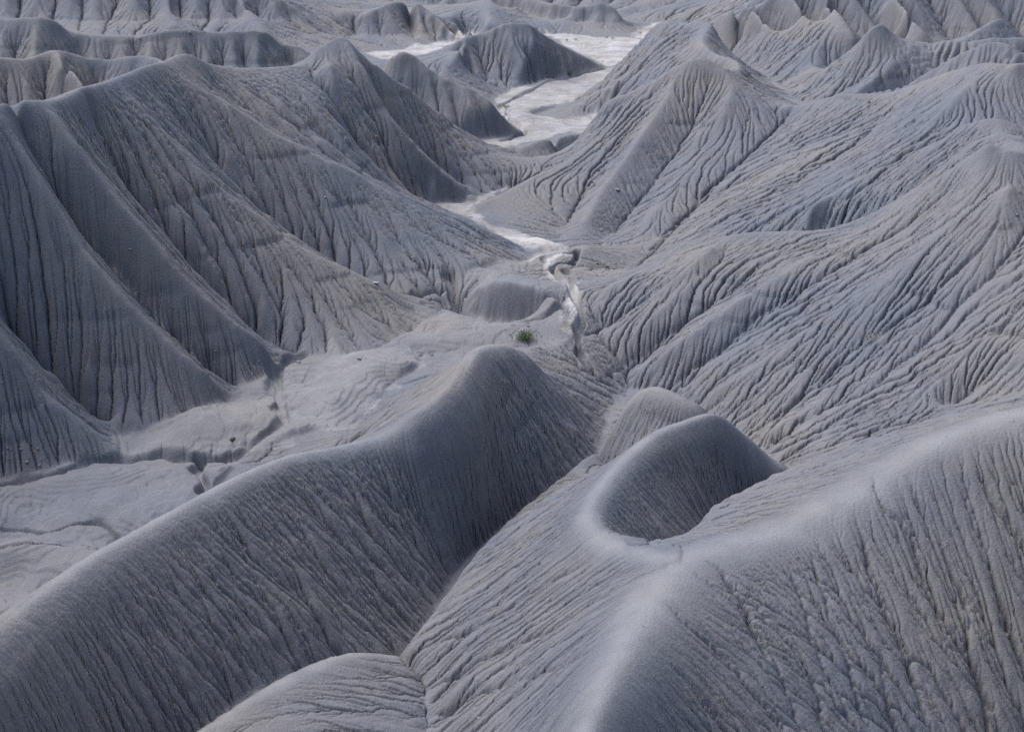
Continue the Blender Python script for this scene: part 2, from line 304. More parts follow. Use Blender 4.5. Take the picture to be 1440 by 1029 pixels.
def noise(shape, n, seed, aspect=1.0):   # smooth value noise with n cells across
    g = np.random.default_rng(seed); nr = max(2, int(n*aspect)); nc = n
    a = g.standard_normal((nr+3, nc+3))
    y = np.linspace(0, nr, shape[0]); x = np.linspace(0, nc, shape[1])
    yi = np.minimum(y.astype(int), nr-1); xi = np.minimum(x.astype(int), nc-1); fy = (y-yi)[:,None]; fx = (x-xi)[None]
    w = lambda t: [(1-t)**3/6, (3*t**3-6*t*t+4)/6, (-3*t**3+3*t*t+3*t+1)/6, t**3/6]
    wy, wx = w(fy), w(fx); out = 0
    rows = [sum(a[yi+k][:, xi+l]*wx[l] for l in range(4)) for k in range(4)]
    for k in range(4): out = out + wy[k]*rows[k]
    return out * 1.8

# ----------------------------------------------------------------- interpolation between crests and valleys
LIFT = {}
def constraints(f, potential=False):
    nr, nc = NR // f, NC // f
    s = np.zeros((nr, nc)); w = np.zeros((nr, nc))
    X, Y, r = grid_xy(f)
    fz = np.zeros((nr, nc)); fm = np.zeros((nr, nc), bool)
    for _, z0, poly in FLOORS:
        m = inside(poly, X, Y); fz[m] = 0 if potential else z0; fm |= m
    def put(line, val=None, keep=False):
        q = dense(line, .25 if f < 4 else .5)
        if potential: q[:,2] = val
        i, j = cell(q, f)
        i = np.rint(i).astype(int); j = np.rint(j).astype(int)
        ok = (i >= 0) & (i < nr) & (j >= 0) & (j < nc)
        if keep: ok &= ~fm[np.clip(i, 0, nr-1), np.clip(j, 0, nc-1)]
        np.add.at(s, (i[ok], j[ok]), q[ok,2]); np.add.at(w, (i[ok], j[ok]), 1)
    for k, (_, _, l) in enumerate(RIDGES + EXTRA):
        sl = smooth_line(l)
        if k in LIFT: sl = sl + np.stack([0*LIFT[k], 0*LIFT[k], LIFT[k]], 1)
        put(sl, 1.0)
    for l in VALLEYS + EXTRA_V: put(smooth_line(l), 0.0)
    if f <= 4 and not potential:
        for l in PLEAT_R + PLEAT_V: put(smooth_line(l), None, True)
    m = w > 0
    z = np.where(m, s / np.maximum(w, 1), fz)
    if f > 4: return z, (m | fm), fm
    ex = np.zeros_like(fm)       # floors stay free close to the crests that stand on them
    for _, _, l in EXTRA:
        q = dense(smooth_line(l), .5); i, j = cell(q, f)
        for a, b in zip(np.rint(i).astype(int), np.rint(j).astype(int)):
            ex[max(0,a-60//f):a+60//f, max(0,b-60//f):b+60//f] = True
    return z, (m | (fm & ~ex)), fm
def relax(h, z, m, n):
    wy = DTH*DTH; wx = DT*DT; wy, wx = wy/(2*(wx+wy)), wx/(2*(wx+wy))
    h[m] = z[m]
    nr, nc = h.shape
    par = (np.add.outer(np.arange(nr), np.arange(nc)) & 1).astype(bool)
    om = 1.75
    masks = [par & ~m, ~par & ~m]
    for k in range(n):
        for mk in masks:
            p = np.pad(h, 1, 'edge')
            t = wy*(p[:-2,1:-1]+p[2:,1:-1]) + wx*(p[1:-1,:-2]+p[1:-1,2:])
            o = om if k < n - 6 else 1.0
            h = np.where(mk, h + o*(t - h), h)
    return h
def base_surface(top=2, potential=False):
    f = 16; h = None
    while f >= top:
        z, m, fm = constraints(f, potential)
        if h is None: h = np.full(z.shape, .5 if potential else 5.0)
        else: h = up2(h)
        h = relax(h, z, m, {16: 250, 8: 120, 4: 90, 2: 50, 1: 30}[f])
        if f == top: return h, fm
        f //= 2
def sample(h, f, q):
    i, j = cell(q, f); nr, nc = h.shape
    i = np.clip(i, 0, nr-1.001); j = np.clip(j, 0, nc-1.001); a = i.astype(int); b = j.astype(int); u = i-a; v = j-b
    return (h[a,b]*(1-u)+h[a+1,b]*u)*(1-v)+(h[a,b+1]*(1-u)+h[a+1,b+1]*u)*v
_RF = {}
def ridge_fields(f=8):
    if f not in _RF: _RF[f] = _ridge_fields(f)
    return _RF[f]
def _ridge_fields(f):           # distance to the nearest crest, its rounding radius and hill
    X, Y, r = grid_xy(f); X = X.astype(np.float32); Y = Y.astype(np.float32)
    d = np.full(X.shape, 1e9); rad = np.ones(X.shape); hid = np.zeros(X.shape, int); arc = np.zeros(X.shape)
    off = 0.0
    for h, ra, l in RIDGES:
        q = dense(smooth_line(l), 1.2).astype(np.float32); off += 37.7
        for k in range(0, len(q), 64):
            c = q[k:k+64]
            e = (X[...,None]-c[:,0])**2 + (Y[...,None]-c[:,1])**2
            am = e.argmin(-1); dd = np.sqrt(np.take_along_axis(e, am[...,None], -1)[...,0])
            b = dd < d; d = np.where(b, dd, d); rad = np.where(b, ra, rad); hid = np.where(b, HILL_IDS.index(h), hid); arc = np.where(b, (k+am)*1.2 + off, arc)
    return d, rad, hid, arc
def round_crests(h, f):
    d, rad, hid, _ = ridge_fields(8)
    k = 8
    while k > f: d = up2(d); rad = up2(rad); k //= 2
    X, Y, r = grid_xy(f)
    c = (r * DTH * f)[:,None]
    want = rad / c * np.clip(1.35 - d / (2.2*rad), 0.0, 1)     # blur sigma in columns
    want = np.maximum(want, np.interp(r, [60, 120, 250], [1.5, 1.3, .8])[:,None])
    # stack of blurs (anisotropic cells: rows are longer)
    ratio = DTH / DT
    def gb(a, sig):
        def one(a, s, axis):
            if s < .35: return a
            n = max(1, int(math.ceil(s*3))); x = np.arange(-n, n+1); w = np.exp(-x*x/(2*s*s)); w /= w.sum()
            a = np.moveaxis(a, axis, 0); p = np.pad(a, ((n,n),(0,0)), 'edge'); o = np.zeros_like(a)
            for q in range(2*n+1): o += w[q]*p[q:q+a.shape[0]]
            return np.moveaxis(o, 0, axis)
        return one(one(a, sig, 1), sig*ratio, 0)
    sig = [0, 1, 2, 4, 8, 16]
    st = [h] + [gb(h, s) for s in sig[1:]]
    out = h.copy()
    for a in range(len(sig)-1):
        t = np.clip((want - sig[a])/(sig[a+1]-sig[a]), 0, 1)
        out = out*(1-t) + st[a+1]*t if a else h*(1-t) + st[1]*t
    return out, d, rad

# ----------------------------------------------------------------- running water
_DRAW = {}
def receivers(h, r, f, g, jit):  # each cell drains along the slope; the choice between two neighbours is drawn so that the mean course is true
    nr, nc = h.shape
    dx = (r*DTH*f)[:,None]; dy = (r*DT*f)[:,None]; ka = DT/DTH
    hs = blur(h)
    gx = -np.gradient(hs, axis=1)/dx; gy = -np.gradient(hs, axis=0)/dy
    ax, ay = np.abs(gx)+1e-9, np.abs(gy)+1e-9
    flat = ay/ax < ka
    pd = np.where(flat, ay/(ax*ka), ka*ax/ay)
    if f not in _DRAW:
        I, J = np.indices(h.shape); _DRAW[f] = (I*.7548777 + J*.5698403 + np.interp(r, [95, 150], [1.0, .45])[:,None]*np.random.default_rng(90+f).random(h.shape)) % 1.0
    diag = _DRAW[f] < pd
    sx = np.where(gx > 0, 1, -1); sy = np.where(gy > 0, 1, -1)
    di = np.where(diag | ~flat, sy, 0); dj = np.where(diag | flat, sx, 0)
    I, J = np.indices(h.shape)
    ii = I + di; jj = J + dj
    ok = (ii >= 0) & (ii < nr) & (jj >= 0) & (jj < nc)
    rec = np.clip(ii, 0, nr-1)*nc + np.clip(jj, 0, nc-1)
    hr = h.ravel()[rec]
    dist = np.hypot(di*dy, dj*dx)
    s = (h - hr)/np.maximum(dist, 1e-6)
    bad = (s <= 1e-5) | ~ok
    rec = np.where(ok, rec, -1)
    # where that would run uphill take the steepest way down
    bi, bj = np.nonzero(bad & (I > 0) & (I < nr-1) & (J > 0) & (J < nc-1))
    best = np.full(len(bi), 0.0); br = np.full(len(bi), -1)
    for a in (-1, 0, 1):
        for b in (-1, 0, 1):
            if not (a or b): continue
            q = (bi+a)*nc + bj+b
            sl = (h[bi, bj] - h.ravel()[q])/np.hypot(a*dy[bi,0], b*dx[bi,0])
            k = sl > best; best = np.where(k, sl, best); br = np.where(k, q, br)
    rec[bad] = -1; s = np.where(bad, 0, s)
    rec[bi, bj] = br; s[bi, bj] = best
    return rec, s
def climbers(h, r, f):           # steepest way up
    nr, nc = h.shape
    p = np.pad(h, 1, 'constant', constant_values=-1e6)
    dx = (r*DTH*f)[:,None]; dy = (r*DT*f)[:,None]; dg = np.hypot(dx, dy)
    best = np.zeros_like(h); rec = np.full(h.shape, -1, np.int64); idx = np.arange(nr*nc).reshape(nr, nc)
    for a in (-1, 0, 1):
        for b in (-1, 0, 1):
            if not (a or b): continue
            sl = (p[1+a:1+a+nr, 1+b:1+b+nc] - h)/(dg if a and b else (dy if a else dx))
            k = sl > best; best = np.where(k, sl, best); rec = np.where(k, idx + a*nc + b, rec)
    return rec
def accumulate(rec, w):
    n = rec.size; r = rec.ravel().copy(); r[r < 0] = n; r = np.append(r, n)
    A = np.append(w.ravel().astype(float), 0.0)
    for _ in range(11):
        add = np.bincount(r[:-1], A[:-1], minlength=n+1); add[n] = 0
        A = A + add; r = r[r]
        if (r == n).all(): break
    return A[:-1].reshape(rec.shape)
def erode(h, f, n, k, a0, m, jit, g, soft=0.0, amax=1e9, wt=1.0):
    X, Y, r = grid_xy(f); c = (r*DTH*f)[:,None]; k = k*wt*np.interp(r, [60, 130], [.6, 1])[:,None]
    for it in range(n):
        rec, s = receivers(h, r, f, g, jit)
        A = accumulate(rec, np.ones_like(h))
        hr = np.where(rec >= 0, h.ravel()[np.maximum(rec, 0)], h)
        cut = k*c*np.maximum(np.minimum(A, amax)-a0, 0)**m * np.minimum(s, 1.2)
        h = h - np.minimum(cut, .6*(h-hr))
        if soft: h = h + soft*(blur(h) - h)
    return h
def carve(h, f, steps, g, mask, slope0=.3):   # open the rills along the flow lines: (depth in cells, area from, area to, blur passes)
    X, Y, r = grid_xy(f); c = (r*DTH*f)[:,None]
    rec, s = receivers(h, r, f, g, 0)
    A = accumulate(rec, np.ones_like(h))
    sl = np.clip(s/slope0, 0, 1) * mask
    A = A*np.interp(r, [60, 125], [.3, 1])[:,None]     # close by the small rills are spaced wider in cells
    out = h
    for depth, a0, a1, n, sharp in steps:
        t = np.clip(np.log(np.maximum(A, 1)/a0)/math.log(a1/a0), 0, 1)*sl
        b = blur(t, n)
        out = out - depth*c*(b + sharp*(t - b))
    return out

def distance_lines(lines, f, reach):
    X, Y, r = grid_xy(f); D = np.full(X.shape, 1e9)
    nr, nc = X.shape
    for l in lines:
        q = dense(smooth_line(l), .12); i, j = cell(q, f)
        for k in range(0, len(q), 24):
            a = slice(k, k+25)
            rr = np.hypot(q[a,0], q[a,1]).mean()
            di = int(reach/(rr*DT*f))+2; dj = int(reach/(rr*DTH*f))+2
            i0 = max(0, int(i[a].min())-di); i1 = min(nr, int(i[a].max())+di+1); j0 = max(0, int(j[a].min())-dj); j1 = min(nc, int(j[a].max())+dj+1)
            if i1 <= i0 or j1 <= j0: continue
            x = X[i0:i1,j0:j1,None]-q[a][::2,0]; y = Y[i0:i1,j0:j1,None]-q[a][::2,1]
            D[i0:i1,j0:j1] = np.minimum(D[i0:i1,j0:j1], np.sqrt((x*x+y*y).min(-1)))
    return D

SWELL = {'fg_left': .15, 'fg_main': .05, 'fg_hump': .3, 'fg_back': .3}
def shaped():
    h, fm = base_surface(4)      # first pass: how far rounding lowers each crest
    h2, d, rad = round_crests(h, 4)
    for k, (_, ra, l) in enumerate(RIDGES):
        q = smooth_line(l); e = np.clip(q[:,2] - sample(h2, 4, q), 0, 1.2*ra)
        e[0] *= .5; e[-1] = 0; LIFT[k] = .8*e
    h, fm = base_surface(2)
    # straighten or swell the slopes between foot and crest
    ph = base_surface(2, True)[0]
    X, Y, r = grid_xy(2)
    def grad(a): return np.hypot(np.gradient(a, axis=1)/(r*DTH*2)[:,None], np.gradient(a, axis=0)/(r*DT*2)[:,None])
    ph = np.clip(ph, 0, 1); rel = blur(np.clip(blur(grad(h), 3)/np.maximum(blur(grad(ph), 3), .004), 0, 22), 6)
    _, _, hid, _ = ridge_fields(8)
    sw = np.full(len(HILL_IDS), .08)
    for k, nm in enumerate(HILL_IDS): sw[k] = SWELL.get(nm, .05)
    be = up2(up2(blur(sw[hid], 3)))
    h = h + be*rel*ph*(1-ph)*(1-blur(fm.astype(float), 2))
    h2, d, rad = round_crests(h, 2)
    return h2, fm, d, rad
def hill_labels(h):              # half grid: every cell climbs to the crest it belongs to
    X, Y, r = grid_xy(2)
    d, rad, hid, _ = ridge_fields(8)
    d = up2(up2(d)); hid = np.repeat(np.repeat(hid, 4, 0), 4, 1)
    rec = climbers(blur(h, 3), r, 2)
    n = h.size; idx = np.arange(n)
    rec = np.where((rec < 0) | (d < 1.5), idx.reshape(h.shape), rec).ravel()
    for _ in range(13): rec = rec[rec]
    return hid.ravel()[rec].reshape(h.shape)
# ribbed hillsides: spacing and height (m) of the flutes
FLUTES = {'right_two': (4.5, .4), 'right_peak': (4.5, .4), 'right_rear': (4, .4), 'right_spur': (4, .35)}
def on_surface(l, h):            # survey pixels to points on the ground
    out = []
    for p in l:
        if len(p) == 3: out.append(p); continue
        a, b, c = ray(*p); k = np.arange(44, 400, .15)
        q = np.stack([a*k, b*k, CAM_H + c*k], 1)
        hit = np.nonzero(q[:,2] <= sample(h, 1, q))[0]
        if len(hit): out.append(tuple(q[hit[0]]))
    return out
# larger drainage lines on the slopes: (width m, depth m, survey pixels)
CRACKS = [(.12, .55, l) for l in [
 [(1230,670),(1250,706),(1290,759),(1307,813),(1330,873),(1357,916),(1377,973),(1390,1029)], [(1275,670),(1290,706),(1327,773),(1347,836),(1357,869),(1357,916)], [(1205,730),(1223,779),(1247,843),(1273,913),(1290,969),(1303,1019)],
 [(1145,780),(1160,826),(1177,876),(1197,939),(1207,979),(1220,1019)], [(1110,800),(1127,846),(1147,906),(1173,969),(1193,1006)], [(985,790),(1010,806),(1060,893),(1077,919)], [(1020,800),(1043,826),(1103,893),(1147,969),(1160,1029)],
 [(1355,690),(1377,753),(1403,829),(1427,903),(1440,926),(1460,980)], [(1375,660),(1400,706),(1433,756),(1460,800)], [(1190,830),(1207,866),(1237,919),(1250,973),(1262,1029)], [(980,805),(1000,819),(1060,873),(1100,946),(1130,1029)], [(940,850),(960,873),(1020,926),(1060,973),(1100,1019)],
 [(910,900),(950,945),(1000,1000),(1030,1040)], [(840,780),(780,810),(720,850),(660,885),(610,905)], [(870,830),(800,870),(720,905),(650,940),(610,965)], [(850,900),(780,930),(700,960),(620,1000)],
 [(820,720),(770,745),(710,780),(650,810)]]]
CRACKS += [(.22, .55, l) for l in VALLEYS if 120 < l[0][1] < 235 and 40 < len(l)*10 and l[0][2] > 6]
def build_terrain(log=None):
    import time
    t0 = time.time()
    def say(s):
        if log: print('%6.2fs %s' % (time.time()-t0, s))
    h2, fm, d, rad = shaped(); say('shape')
    smooth = h2.copy()
    g = np.random.default_rng(3)
    def steep(h, r, f):
        gy = np.gradient(h, axis=0)/(r*DT*f)[:,None]; gx = np.gradient(h, axis=1)/(r*DTH*f)[:,None]
        return np.clip(np.hypot(gx, gy)/.45, .05, 1)
    away = np.clip((d - .7*rad)/(1.2*rad+.6), 0, 1)
    q = h2[::2, ::2]*.25 + h2[1::2, ::2]*.25 + h2[::2, 1::2]*.25 + h2[1::2, 1::2]*.25
    X, Y, r4 = grid_xy(4); c4 = (r4*DTH*4)[:,None]
    fl4 = blur(fm[::2, ::2].astype(float))
    aw4 = away[::2, ::2]*(1-fl4)*steep(blur(q, 2), r4, 4)
    q0 = q.copy()
    q = q + c4*aw4*np.minimum(1, 130/r4)[:,None]*(.03*noise(q.shape, NC//8, 11, 1.6) + .06*noise(q.shape, 60, 12, 1.6))
    _, _, hid4, _ = ridge_fields(4)
    wt = np.ones(len(HILL_IDS)); wt[HILL_IDS.index('right')] = .25; wt[HILL_IDS.index('fg_main')] = .6
    q = erode(q, 4, 11, .05, 3, .5, .6, g, .015, wt=blur(wt[hid4], 4))
    say('quarter')
    h = h2 + up2(blur(q - q0))
    X, Y, r2 = grid_xy(2); c2 = (r2*DTH*2)[:,None]
    st = steep(blur(h2, 2), r2, 2)
    d4, ra4, hid4, arc4 = ridge_fields(4)
    lam = np.zeros(hid4.shape); amp = np.zeros(hid4.shape)
    for nm, (l_, a_) in FLUTES.items():
        mk = hid4 == HILL_IDS.index(nm); lam[mk] = l_; amp[mk] = a_
    ph = arc4/np.maximum(lam, 1); ph = up2(ph) + .22*noise(h.shape, 50, 13, 2.0) + .1*noise(h.shape, 130, 14, 2.0)
    v = 4*np.abs(ph - np.floor(ph) - .5) - 1
    fa = np.clip(.7 + .4*noise(h.shape, 70, 15, 1.5), .2, 1.3)
    h = h + up2(blur(amp))*fa*v*np.clip((d - .2)/np.where(d > 0, np.interp(r2, [120, 250], [4, 1.2])[:,None], 1), 0, 1)*np.clip((h2 + .5)/5, 0, 1)*(1-blur(fm.astype(float)))*st
    h = h + c2*away*(1-blur(fm.astype(float)))*st*(.06*noise(h.shape, NC//4, 21, 1.4))
    h = erode(h, 2, 5, .03, 4, .5, .7, g, .02)
    say('half')
    h = up2(h)
    fl = up2(blur(fm.astype(float))); aw = up2(away)*up2(st)
    X, Y, r1 = grid_xy(1); c1 = (r1*DTH)[:,None]
    h = h + c1*np.clip(aw+.1,0,1)*(1-fl)*.06*noise(h.shape, NC//2, 31, 1.4)
    h = erode(h, 1, 6, .035, 5, .5, .8, g, .015)
    patch = np.clip(.85 + .35*noise(h.shape, 45, 33, 2.), .25, 1.5)
    mk = np.clip(up2(away)*1.3, 0, 1)*(1-fl)*patch*np.interp(r1, [40, 90, 130, 400], [1.45, 1.4, 1.15, 1.0])[:,None]
    h = carve(h, 1, ((4.6, 8, 130, 1, .75), (6.0, 130, 3000, 1, .5)), g, mk)
    h = carve(h, 1, ((4.5, 1500, 30000, 2, .2),), g, 1-fl, .08)
    h = h + c1*(.03 + .05*(1-fl))*g.standard_normal(h.shape)
    say('full')
    dep = np.zeros_like(h)
    for wd, dp, l in CRACKS:
        q = on_surface(l, h)
        if len(q) < 2: continue
        q = dense(smooth_line(q), .12); g2 = np.random.default_rng(len(q))
        w_ = np.cumsum(g2.normal(0, .045, (len(q), 2)), 0); w_ -= np.linspace(0, 1, len(q))[:,None]*w_[-1]; q[:,:2] += w_
        da = dp*np.interp(np.linspace(0, 1, len(q)), [0, .15, .6, 1], [.1, .5, 1, 1.1])*np.clip(.8 + .5*np.interp(np.arange(len(q)), np.arange(0, len(q)+40, 20), g2.normal(0, 1, len(np.arange(0, len(q)+40, 20)))), .25, 1.3)
        ci, cj = cell(q, 1); reach = wd*5
        for k in range(0, len(q), 24):
            a = slice(k, k+25); rr = np.hypot(q[a,0], q[a,1]).mean()
            di = int(reach/(rr*DT))+2; dj = int(reach/(rr*DTH))+2
            i0 = max(0, int(ci[a].min())-di); i1 = min(NR, int(ci[a].max())+di+1); j0 = max(0, int(cj[a].min())-dj); j1 = min(NC, int(cj[a].max())+dj+1)
            if i1 <= i0 or j1 <= j0: continue
            e = (X[i0:i1,j0:j1,None]-q[a,0])**2 + (Y[i0:i1,j0:j1,None]-q[a,1])**2
            am = e.argmin(-1); D2 = e.min(-1)
            v = da[a][am]*(np.exp(-D2/(wd*.8)**2) + .35*np.exp(-D2/(wd*2.6)**2))
            dep[i0:i1,j0:j1] = np.maximum(dep[i0:i1,j0:j1], v)
    h = h - (1-fl)*dep
    say('cracks')
    # thin harder beds: small ledges across the slopes
    nz = noise(h.shape, 26, 61, 2.0); br = np.clip(noise(h.shape, 60, 62, 2.0)*1.2 + .3, 0, 1)
    far_ = np.clip((r1 - 108)/8, 0, 1)[:,None]
    for lev, amp in ((2.6, .30), (4.9, .30), (8.8, .42), (14.6, .30)):
        zl = lev + .35*nz; u = zl - h
        h = h - amp*br*far_*(u > 0)*np.exp(-np.maximum(u, 0)/.9)*np.clip(u/.12, 0, 1)*aw*(1-fl)
    # floor relief and channels
    wx = X + .5*noise(h.shape, 120, 71, 2.2) + .25*noise(h.shape, 330, 72, 2.); wy = Y + 1.0*noise(h.shape, 120, 73, 2.2) + .4*noise(h.shape, 330, 74, 2.)
    pale = np.zeros_like(h); fid = np.full(h.shape, -1)
    for k, (pv, z0, poly) in enumerate(FLOORS):
        m = inside(poly, wx, wy); pale = np.maximum(pale, pv*m); fid[m] = k
    pale = blur(pale, 2)
    for wd, l in SALT:
        D = distance_lines([l], 1, wd*2)
        pale = np.maximum(pale, .95*np.clip(1.5 - D/(wd*np.clip(1 + .5*noise(h.shape, 140, 75, 2.2), .3, 2)), 0, 1))
    flw = blur(fl, 12)*fl
    h = h + flw*(.42*noise(h.shape, 44, 41, 2.2) + .05*noise(h.shape, 150, 42, 2.0) + .012*noise(h.shape, NC//3, 43, 1.6))
    t = (h + .05*noise(h.shape, 90, 45, 2.2))/.2; fr = t - np.floor(t); fr = np.clip((fr-.36)/.28, 0, 1); fr = fr*fr*(3-2*fr)
    h = h + .6*flw*((np.floor(t) + fr)*.2 - t*.2)          # thin mud beds weathered to low ledges
    h = h + flw*.014*noise(h.shape, NC//5, 46, 1.6)
    h = carve(h, 1, ((2.6, 25, 700, 1, .5), (3.6, 700, 9000, 1, .3)), g, fl*np.clip(.8+.6*noise(h.shape, 60, 44, 2.), 0, 1.3), .02)
    for mx, my, rx, ry, mh in MOUNDS:
        c0 = Z(mx, my, 0); e = ((X-c0[0])/rx)**2 + ((Y-c0[1])/ry)**2
        h = h + mh*flw*np.exp(-e**1.5)
    wob = np.clip(1 + .35*noise(h.shape, 160, 51, 2.), .5, 1.6)
    for wd, dp, l in CHANNELS:
        D = distance_lines([l], 1, wd*4)
        h = h - dp*np.exp(-(D/(wd*wob))**4)
    say('channels')
    ru = up2(rad); crust_highlight = np.clip(1.0 - up2(d)/np.clip(1.6*ru, .3, 2.6) + .10*noise(h.shape, 120, 81, 2.), 0, 1)**1.3*np.clip((ru-.2)/.5, 0, 1)  # crest band: pale crust together with the painted highlight of the crest tops
    return dict(hill=hill_labels(smooth), fid=fid, h=h, floor=fl, pale=pale, crust_highlight=crust_highlight, smooth=smooth, X=X, Y=Y, r=r1, d=d, rad=rad)

# ================================================================= materials
def new_mat(name):
    m = bpy.data.materials.new(name); m.use_nodes = True
    return m, m.node_tree.nodes, m.node_tree.links, m.node_tree.nodes['Principled BSDF']
def clay_material():
    m, N, L, b = new_mat('badland_clay')
    b.inputs['Roughness'].default_value = .95; b.inputs['Specular IOR Level'].default_value = .12
    tc = N.new('ShaderNodeTexCoord')
    def nz(scale, det=4, rough=.6, vec=None):
        n = N.new('ShaderNodeTexNoise'); n.inputs['Scale'].default_value = scale; n.inputs['Detail'].default_value = det; n.inputs['Roughness'].default_value = rough
        L.new(vec or tc.outputs['Object'], n.inputs['Vector']); return n.outputs['Fac']
    def ramp(fac, a, b_):
        r = N.new('ShaderNodeMapRange'); r.inputs[1].default_value = a; r.inputs[2].default_value = b_; L.new(fac, r.inputs[0]); return r.outputs[0]
    def mix(fac, a, b_, mode='MIX'):
        x = N.new('ShaderNodeMix'); x.data_type = 'RGBA'; x.blend_type = mode
        if isinstance(fac, float): x.inputs[0].default_value = fac
        else: L.new(fac, x.inputs[0])
        for s, v in ((6, a), (7, b_)):
            if isinstance(v, tuple): x.inputs[s].default_value = (*v, 1)
            else: L.new(v, x.inputs[s])
        return x.outputs[2]
    at = N.new('ShaderNodeAttribute'); at.attribute_name = 'pale'
    warm = ramp(nz(.045, 5, .6), .38, .66)
    c = mix(warm, (.165, .181, .222), (.222, .217, .226))
    sx = N.new('ShaderNodeSeparateXYZ'); L.new(tc.outputs['Object'], sx.inputs[0])
    wob = N.new('ShaderNodeMath'); wob.operation = 'MULTIPLY_ADD'; wob.inputs[1].default_value = 1.6; L.new(nz(.05, 3, .5), wob.inputs[0]); L.new(sx.outputs['Z'], wob.inputs[2])
    cz = N.new('ShaderNodeCombineXYZ'); L.new(wob.outputs[0], cz.inputs['Z'])
    bed = ramp(nz(.55, 4, .65, cz.outputs[0]), .52, .70)
    bm_ = N.new('ShaderNodeMath'); bm_.operation = 'MULTIPLY'; bm_.inputs[1].default_value = .55; L.new(bed, bm_.inputs[0])
    c = mix(bm_.outputs[0], c, (.205, .190, .186))
    c = mix(ramp(nz(.6, 6, .7), .25, .8), mix(1.0, c, (.86, .86, .87), 'MULTIPLY'), mix(1.0, c, (1.13, 1.13, 1.12), 'MULTIPLY'))
    pw = mix(ramp(nz(.16, 8, .7), .40, .62), (.52, .52, .54), (.335, .315, .30))
    pl = N.new('ShaderNodeMath'); pl.operation = 'MULTIPLY'; L.new(at.outputs['Fac'], pl.inputs[0]); L.new(ramp(nz(.35, 6, .7), .15, .5), pl.inputs[1])
    c = mix(pl.outputs[0], c, pw)
    ac = N.new('ShaderNodeAttribute'); ac.attribute_name = 'crust_highlight'
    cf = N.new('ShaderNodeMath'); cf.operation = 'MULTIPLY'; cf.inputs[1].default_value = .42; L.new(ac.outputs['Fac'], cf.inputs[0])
    c = mix(cf.outputs[0], c, (.37, .378, .40))  # lightens the crests: dry crust plus crest light put into the colour
    sp = N.new('ShaderNodeTexVoronoi'); sp.inputs['Scale'].default_value = 9; L.new(tc.outputs['Object'], sp.inputs['Vector'])
    c = mix(ramp(sp.outputs['Distance'], .12, .02), c, (.40, .39, .39))
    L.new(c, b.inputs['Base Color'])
    h1 = nz(5, 8, .75); h2 = nz(28, 4, .7)
    b1 = N.new('ShaderNodeBump'); b1.inputs['Strength'].default_value = .8; b1.inputs['Distance'].default_value = .16; L.new(h1, b1.inputs['Height'])
    b2 = N.new('ShaderNodeBump'); b2.inputs['Strength'].default_value = .6; b2.inputs['Distance'].default_value = .03; L.new(h2, b2.inputs['Height']); L.new(b1.outputs[0], b2.inputs['Normal'])
    L.new(b2.outputs[0], b.inputs['Normal'])
    return m
CLAY = clay_material()

# ================================================================= terrain meshes
col = scene.collection
def setting(o, label): o['kind'] = 'structure'; o['label'] = label; return o
T = build_terrain(1)
TX, TY, TZ = T['X'], T['Y'], T['h']
HILL_LABELS = {
 'fg_left': 'smooth rounded clay ridge curving across the left foreground to a knoll above the wash',
 'fg_hump': 'small low clay hump at the bottom edge between the two nearest ridges',
 'fg_main': 'nearest and largest clay ridge, broad pale crest forking in the right foreground',
 'fg_back': 'small clay hillock just behind the forked foreground ridge',
 'left': 'big dark fluted clay hill filling the left side, long spurs reaching the wash',
 'left_two': 'low clay ridge showing just behind the crest of the big left hill',
 'left_three': 'third clay ridge in the left distance, long level crest',
 'far_left': 'distant fluted clay slope in the top left corner',
 'far_cone': 'distant pointed clay hill at the top, left of the white flat',
 'far_back': 'row of low distant clay hills beyond the white flat at the top',
 'wash_hill': 'isolated fluted clay hill standing in the pale wash near the top centre',
 'wash_cone': 'small clay cone with a ridge running down to the wash, left of the isolated hill',
 'wash_hump': 'tiny dark clay hump in the bend of the wash',
 'right': 'large ribbed clay hill filling the right side, many diagonal spurs',
 'right_two': 'sharp crested clay hill behind the big right hill, beside the white flat',
 'right_peak': 'pointed clay peak and ridge in the upper right behind the saddle',
 'right_spur': 'rounded clay spur between the right hill crest and the pointed peak ridge',
 'right_rear': 'small clay peak at the right edge near the top',
 'far_right': 'dark distant fluted clay slope along the top right edge',
 'far_mesa': 'faint clay scarp at the very top beyond the wash',
}
# blocks of cells that the valley side hides from here carry one face each
SB = 4
def seen(cx, margin=.08):
    el = (TZ - 50.0)/np.hypot(TX - cx, TY)
    run = np.maximum.accumulate(el, axis=0)
    v = el >= np.concatenate([np.full((1, NC), -9.), run[:-1]]) - .002
    z = TZ - 50.0; dd = TY*math.cos(PITCH) - z*math.sin(PITCH)
    return v & (abs(FOC*(TX - cx)/dd) < 720*(1+margin)) & (abs(FOC*(TY*math.sin(PITCH) + z*math.cos(PITCH))/dd) < 514.5*(1+margin))
vis = seen(0)
NBR, NBC = (NR-1)//SB, (NC-1)//SB
fine = np.zeros((NBR, NBC), bool)
for a in range(SB+1):
    for b_ in range(SB+1): fine |= vis[a:a+NBR*SB:SB, b_:b_+NBC*SB:SB]
p_ = np.pad(fine, 1); fine = p_[:-2,1:-1]|p_[2:,1:-1]|p_[1:-1,:-2]|p_[1:-1,2:]|fine
coarse = ~fine
VX, VY, VZ = TX.copy(), TY.copy(), TZ.copy()
bi, bj = np.nonzero(coarse)          # straighten the edges of the big faces so that neighbours meet them
